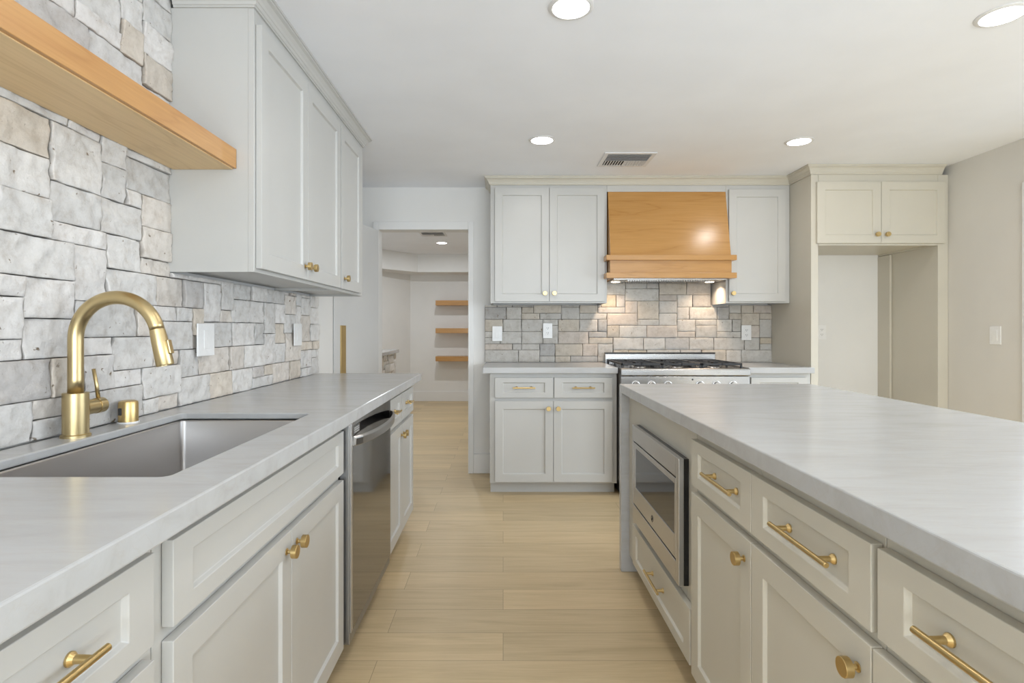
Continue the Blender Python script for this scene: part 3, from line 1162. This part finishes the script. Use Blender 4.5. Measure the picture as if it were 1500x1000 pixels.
g.lathe((1.322, 3.8118, 0.834), (0, -1, 0), [(0.006, 0), (0.006, 0.0012), (0, 0.0012)], 16)
g.build('badge', 'dark', cpn)
g = G()
g.box(RX0 + 0.004, RX1 - 0.004, 3.806, 3.834, 0.21, 0.715, 0.004)
od = g.build('oven_door', 'steel', t)
g = G()
g.box(RX0 + 0.17, RX1 - 0.17, 3.8045, 3.8062, 0.30, 0.56, 0.0005)
g.build('oven_window', 'glass', od)
g = G()
g.cyl((RX0 + 0.05, 3.755, 0.665), (RX1 - 0.05, 3.755, 0.665), 0.012)
for x in (RX0 + 0.09, RX1 - 0.09):
    g.cyl((x, 3.806, 0.665), (x, 3.755, 0.665), 0.009)
g.build('oven_handle', 'steel', od)
g = G()
g.box(RX0 + 0.004, RX1 - 0.004, 3.81, 3.834, 0.105, 0.205, 0.003)
g.build('kick_drawer', 'steel', t)
g = G()
g.box(RX0 + 0.004, RX1 - 0.004, 4.42, 4.462, 0.896, 0.985, 0.003)
bgd = g.build('backguard', 'steel', t)
g = G()
g.box(RX0 + 0.004, RX1 - 0.004, 4.419, 4.462, 0.9855, 0.996, 0.002)
g.build('vent_cap', 'black', bgd)
# burners and grates
for bx_ in (1.00, 1.272, 1.545):
    for by_ in (4.00, 4.29):
        g = G()
        g.lathe((bx_, by_, 0.9052), (0, 0, 1), [(0.05, 0), (0.046, 0.008), (0.04, 0.0085)], 24)
        bb = g.build('burner', 'steel', t)
        g = G()
        g.lathe((bx_, by_, 0.9138), (0, 0, 1), [(0.036, 0), (0.038, 0.003), (0.036, 0.008), (0, 0.009)], 24)
        g.build('burner_cap', 'iron', bb)
for gx0, gx1 in ((0.842, 1.128), (1.133, 1.411), (1.416, 1.702)):
    g = G()
    z0, z1 = 0.928, 0.943
    w = 0.012
    y0, y1 = 3.885, 4.405
    g.box(gx0, gx1, y0, y0 + w, z0, z1, 0.002)
    g.box(gx0, gx1, y1 - w, y1, z0, z1, 0.002)
    g.box(gx0, gx0 + w, y0, y1, z0, z1, 0.002)
    g.box(gx1 - w, gx1, y0, y1, z0, z1, 0.002)
    ym = (y0 + y1) / 2
    xm = (gx0 + gx1) / 2
    g.box(gx0, gx1, ym - w / 2, ym + w / 2, z0, z1, 0.002)
    for yc in (4.00, 4.29):
        g.box(gx0, xm - 0.035, yc - 0.005, yc + 0.005, z0, z1, 0.002)
        g.box(xm + 0.035, gx1, yc - 0.005, yc + 0.005, z0, z1, 0.002)
        g.box(xm - 0.005, xm + 0.005, yc + 0.035, (y1 if yc > ym else ym), z0, z1, 0.002)
        g.box(xm - 0.005, xm + 0.005, (y0 if yc < ym else ym), yc - 0.035, z0, z1, 0.002)
    for fx_ in (gx0, gx1 - w):
        for fy_ in (y0, ym - w / 2, y1 - w):
            g.box(fx_, fx_ + w, fy_, fy_ + w, 0.905, z0 + 0.002)
    g.build('grate', 'iron', t)

# ------------------------------------------------------------------ island
IF = 0.617
PI_ = facing('island', IF)
IY1 = 2.715
IX0, IX1 = 0.578, 1.524
t = thing('island_countertop', 'wide pale quartzite island top with waterfall end facing the range', 'countertop', (1.05, 1.2, CT))
g = G()
g.prism([(-0.25, CT), (IY1, CT), (IY1 - 0.042, 0.873), (-0.25, 0.873)], lambda p: (IX0, p[0], p[1]), lambda p: (IX1, p[0], p[1]), 0.003)
g.build('top_slab', 'quartz', t)
g = G()
g.prism([(IY1, CT - 0.0002), (IY1, 0.0), (IY1 - 0.042, 0.0), (IY1 - 0.042, 0.8728)], lambda p: (IX0, p[0], p[1]), lambda p: (IX1, p[0], p[1]), 0.002)
g.build('waterfall_panel', 'quartz', t)
ID = 0.60
MU0, MU1 = 1.811, 2.463
t = thing('microwave_cabinet', 'cream island cabinet housing the microwave over a low drawer', 'cabinet', (IF, 2.18, 0))
carcass(PI_, 1.737, IY1 - 0.0435, 0.085, BT, ID, t, 'cream', 0.075, (MU0 + 0.02, MU1 - 0.02, 0.355, 0.740))
cab_drawer(PI_, 1.748, 2.516, 0.112, 0.292, t, 'cream', 0.20)
t = thing('base_cabinet', 'cream island cabinet beside the microwave with one drawer and one door', 'cabinet', (IF, 1.52, 0))
carcass(PI_, 1.300, 1.735, 0.085, BT, ID, t, 'cream', 0.075)
cab_drawer(PI_, 1.315, 1.730, DR0, DR1, t, 'cream', 0.20, pu=1.485)
cab_door(PI_, 1.315, 1.730, DO0, DO1, t, 'cream', 1.350, KZ)
t = thing('base_cabinet', 'cream island cabinet second from the microwave with long drawer pull', 'cabinet', (IF, 1.09, 0))
carcass(PI_, 0.880, 1.298, 0.085, BT, ID, t, 'cream', 0.075)
cab_drawer(PI_, 0.885, 1.311, DR0, DR1, t, 'cream', 0.21, pu=1.075)
cab_door(PI_, 0.885, 1.311, DO0, DO1, t, 'cream', 0.917, KZ)
t = thing('base_cabinet', 'cream island cabinet in the lower right corner, nearest and cut off by the frame', 'cabinet', (IF, 0.66, 0))
carcass(PI_, 0.44, 0.878, 0.085, BT, ID, t, 'cream', 0.075)
cab_drawer(PI_, 0.452, 0.870, DR0, DR1, t, 'cream', 0.21)
cab_door(PI_, 0.452, 0.881, DO0, DO1, t, 'cream', 0.486, KZ)
g = G()
g.box(IF + ID + 0.003, IF + ID + 0.023, -0.2, IY1 - 0.0435, 0.0, 0.8725, 0.001)
tag(g.build('island_back_panel', 'cream'), 'cream panel closing the far side of the island', 'panel')

# microwave with trim kit
MZ0, MZ1 = 0.335, 0.758
t = thing('microwave', 'built-in stainless microwave with trim frame in the island', 'microwave', (0.6, 2.13, MZ0))
g = G()
g.box(IF + 0.001, IF + 0.42, MU0 + 0.025, MU1 - 0.025, MZ0 + 0.025, MZ1 - 0.023)
g.box(0.600, IF - 0.001, MU0 + 0.001, MU1 - 0.001, MZ0 + 0.001, MZ1 - 0.001)
g.build('body', 'black', t)
fx0, fx1 = 0.582, 0.5998
dy0, dy1, dz0, dz1 = 1.848, 2.443, 0.412, 0.684
g = G()
g.box(fx0, fx1, MU0, dy0 - 0.006, MZ0, MZ1, 0.002)
g.box(fx0, fx1, dy1 + 0.004, MU1, MZ0, MZ1, 0.002)
g.box(fx0, fx1, dy0 - 0.006, dy1 + 0.004, MZ0, dz0 - 0.006, 0.002)
g.box(fx0, fx1, dy0 - 0.006, dy1 + 0.004, dz1 + 0.006, MZ1, 0.002)
g.build('trim_frame', 'steely', t)
wy0, wy1, wz0, wz1 = dy0 + 0.013, dy1 - 0.030, 0.489, 0.663
g = G()
g.box(fx0 + 0.001, fx1, dy0, wy0, dz0, dz1, 0.0015)
g.box(fx0 + 0.001, fx1, wy1, dy1, dz0, dz1, 0.0015)
g.box(fx0 + 0.001, fx1, wy0, wy1, dz0, wz0, 0.0015)
g.box(fx0 + 0.001, fx1, wy0, wy1, wz1, dz1, 0.0015)
dr = g.build('door', 'steely', t)
g = G()
g.box(fx0 + 0.004, fx1 - 0.001, wy0, wy1, wz0, wz1)
wn = g.build('window', 'glass', dr)
g = G()
by, bz = 2.136, 0.447
n_ = 28
rg = []
for i in range(n_):
    a = 2 * PI * i / n_
    c_ = Vector((fx0 + 0.0006, by + 0.0125 * math.cos(a), bz + 0.0125 * math.sin(a)))
    rg.append([c_ + Vector((0.0008 * math.cos(b), 0.0012 * math.sin(b) * math.cos(a), 0.0012 * math.sin(b) * math.sin(a))) for b in (0, PI / 2, PI, 1.5 * PI)])
g.loops(rg, close=True)
g.tube([(fx0 + 0.0004, by + 0.006, bz + 0.005), (fx0 + 0.0004, by + 0.001, bz + 0.007), (fx0 + 0.0004, by - 0.004, bz + 0.001),
        (fx0 + 0.0004, by + 0.001, bz - 0.006), (fx0 + 0.0004, by + 0.006, bz - 0.002), (fx0 + 0.0004, by - 0.007, bz + 0.001)], 0.0009, 6)
g.build('emblem', 'dark', dr)

# ------------------------------------------------------------------ ceiling lights and vents
def can_light(x, y, label, power, color=(1.0, 0.95, 0.90)):
    t = thing('ceiling_light', label, 'ceiling light', (x, y, CEIL), 'recessed ceiling lights')
    g = G()
    g.lathe((x, y, CEIL - 0.0005), (0, 0, -1), [(0.082, 0), (0.082, 0.002), (0.074, 0.006), (0.067, 0.006), (0.066, 0.003)], 40)
    g.build('trim_ring', 'vent', t)
    g = G()
    g.lathe((x, y, CEIL - 0.002), (0, 0, -1), [(0.066, 0), (0.066, 0.002), (0.0, 0.0025)], 40)
    g.build('lens', 'lens', t)
    area('can_lamp', (0, 0, -0.010), (0, 0, 0), 0.12, 0.12, power, color, 'DISK', PI, t)
    return t


PW_ = 2.7
c0 = can_light(0.245, 1.974, 'lit recessed ceiling light cut by the top edge, left of centre', PW_)
for x, y, l in ((0.2395, 3.365, 'lit recessed ceiling light left of the ceiling vent'),
                (1.838, 3.390, 'lit recessed ceiling light right of the ceiling vent, near the fridge cabinet'),
                (1.850, 2.025, 'lit recessed ceiling light in the upper right corner')):
    copy_tree(c0, (x, y, CEIL), l)
for x, y in ((0.245, 0.60), (1.85, 0.62), (0.245, -0.9), (1.85, -0.9)):  # unseen lights continuing the grid, added to match the lighting
    copy_tree(c0, (x, y, CEIL), 'added recessed ceiling light out of view')
pantry_light = can_light(-0.83, 7.40, 'small lit recessed light on the pantry ceiling', 14.0, (0.93, 0.97, 1.0))
copy_tree(pantry_light, (-1.6, 5.6, CEIL), 'added pantry fill light hidden behind the door leaf')  # unseen copy added to brighten the pantry


def ceil_vent(x0, x1, y0, y1, label):
    t = thing('ceiling_vent', label, 'vent', ((x0 + x1) / 2, (y0 + y1) / 2, CEIL))
    w = 0.028
    g = G()
    z0, z1 = CEIL - 0.007, CEIL - 0.0004
    g.box(x0, x1, y0, y0 + w, z0, z1, 0.002)
    g.box(x0, x1, y1 - w, y1, z0, z1, 0.002)
    g.box(x0, x0 + w, y0 + w, y1 - w, z0, z1, 0.002)
    g.box(x1 - w, x1, y0 + w, y1 - w, z0, z1, 0.002)
    g.build('frame', 'vent', t)
    g = G()
    g.box(x0 + w, x1 - w, y0 + w, y1 - w, CEIL - 0.0012, CEIL - 0.0004)
    g.build('duct', 'dark', t)
    g = G()
    ya, yb = y0 + w, y1 - w
    ym = ya + (yb - ya) * 0.52
    n = 5
    for k in range(n):
        y = ya + 0.006 + (ym - ya - 0.012) * k / (n - 1)
        g.loops([[(xx, y, CEIL - 0.010), (xx, y + 0.004, CEIL - 0.010), (xx, y + 0.014, CEIL - 0.0015), (xx, y + 0.010, CEIL - 0.0015)] for xx in (x0 + w, x1 - w)])
    xm = (x0 + x1) / 2
    n = 16
    for k in range(n):
        x = x0 + w + 0.004 + (x1 - x0 - 2 * w - 0.012) * k / (n - 1)
        s = 0.010 if x < xm else -0.010
        g.loops([[(x, yy, CEIL - 0.010), (x + 0.004, yy, CEIL - 0.010), (x + 0.004 + s, yy, CEIL - 0.0015), (x + s, yy, CEIL - 0.0015)] for yy in (ym + 0.006, yb)])
    g.build('louvres', 'vent', t)
    return t


ceil_vent(0.672, 1.018, 3.60, 3.905, 'white louvred air vent in the kitchen ceiling in front of the hood')
ceil_vent(-1.02, -0.70, 6.55, 6.86, 'dark louvred air vent on the pantry ceiling')

# ------------------------------------------------------------------ pantry contents
for z0, l in ((1.560, 'topmost of the three wooden shelves on the pantry back wall'),
              (1.117, 'middle one of the three wooden shelves on the pantry back wall'),
              (0.668, 'lowest of the three wooden shelves on the pantry back wall')):
    g = G()
    g.box(-1.077, 0.49, 8.70, 8.958, z0, z0 + 0.078, 0.002)
    tag(g.build('pantry_shelf', 'woodx'), l, 'shelf', 'wooden pantry shelves')
t = thing('stone_counter', 'low stone-faced counter with white top seen through the pantry doorway', 'counter', (-1.7, 6.2, 0))
g = G()
g.box(-2.35, -1.43, 5.3, 7.17, 0.0, 0.873)
bd = g.build('core', 'wall', t)
g = G()
g.box(-2.38, -1.375, 5.27, 7.22, 0.8735, CT, 0.003)
g.build('top_slab', 'quartz', t)
o = veneer('stone_facing', lambda u, n, v: (-1.43 + n, u, v), lambda u: 0.872, 5.3, 7.175, 0.0, 0.872, 21, left_tones, 0.012, 0.024, 0.03, None)
del o['kind']
for v in o.data.vertices:
    v.co -= t.location
o.parent = t
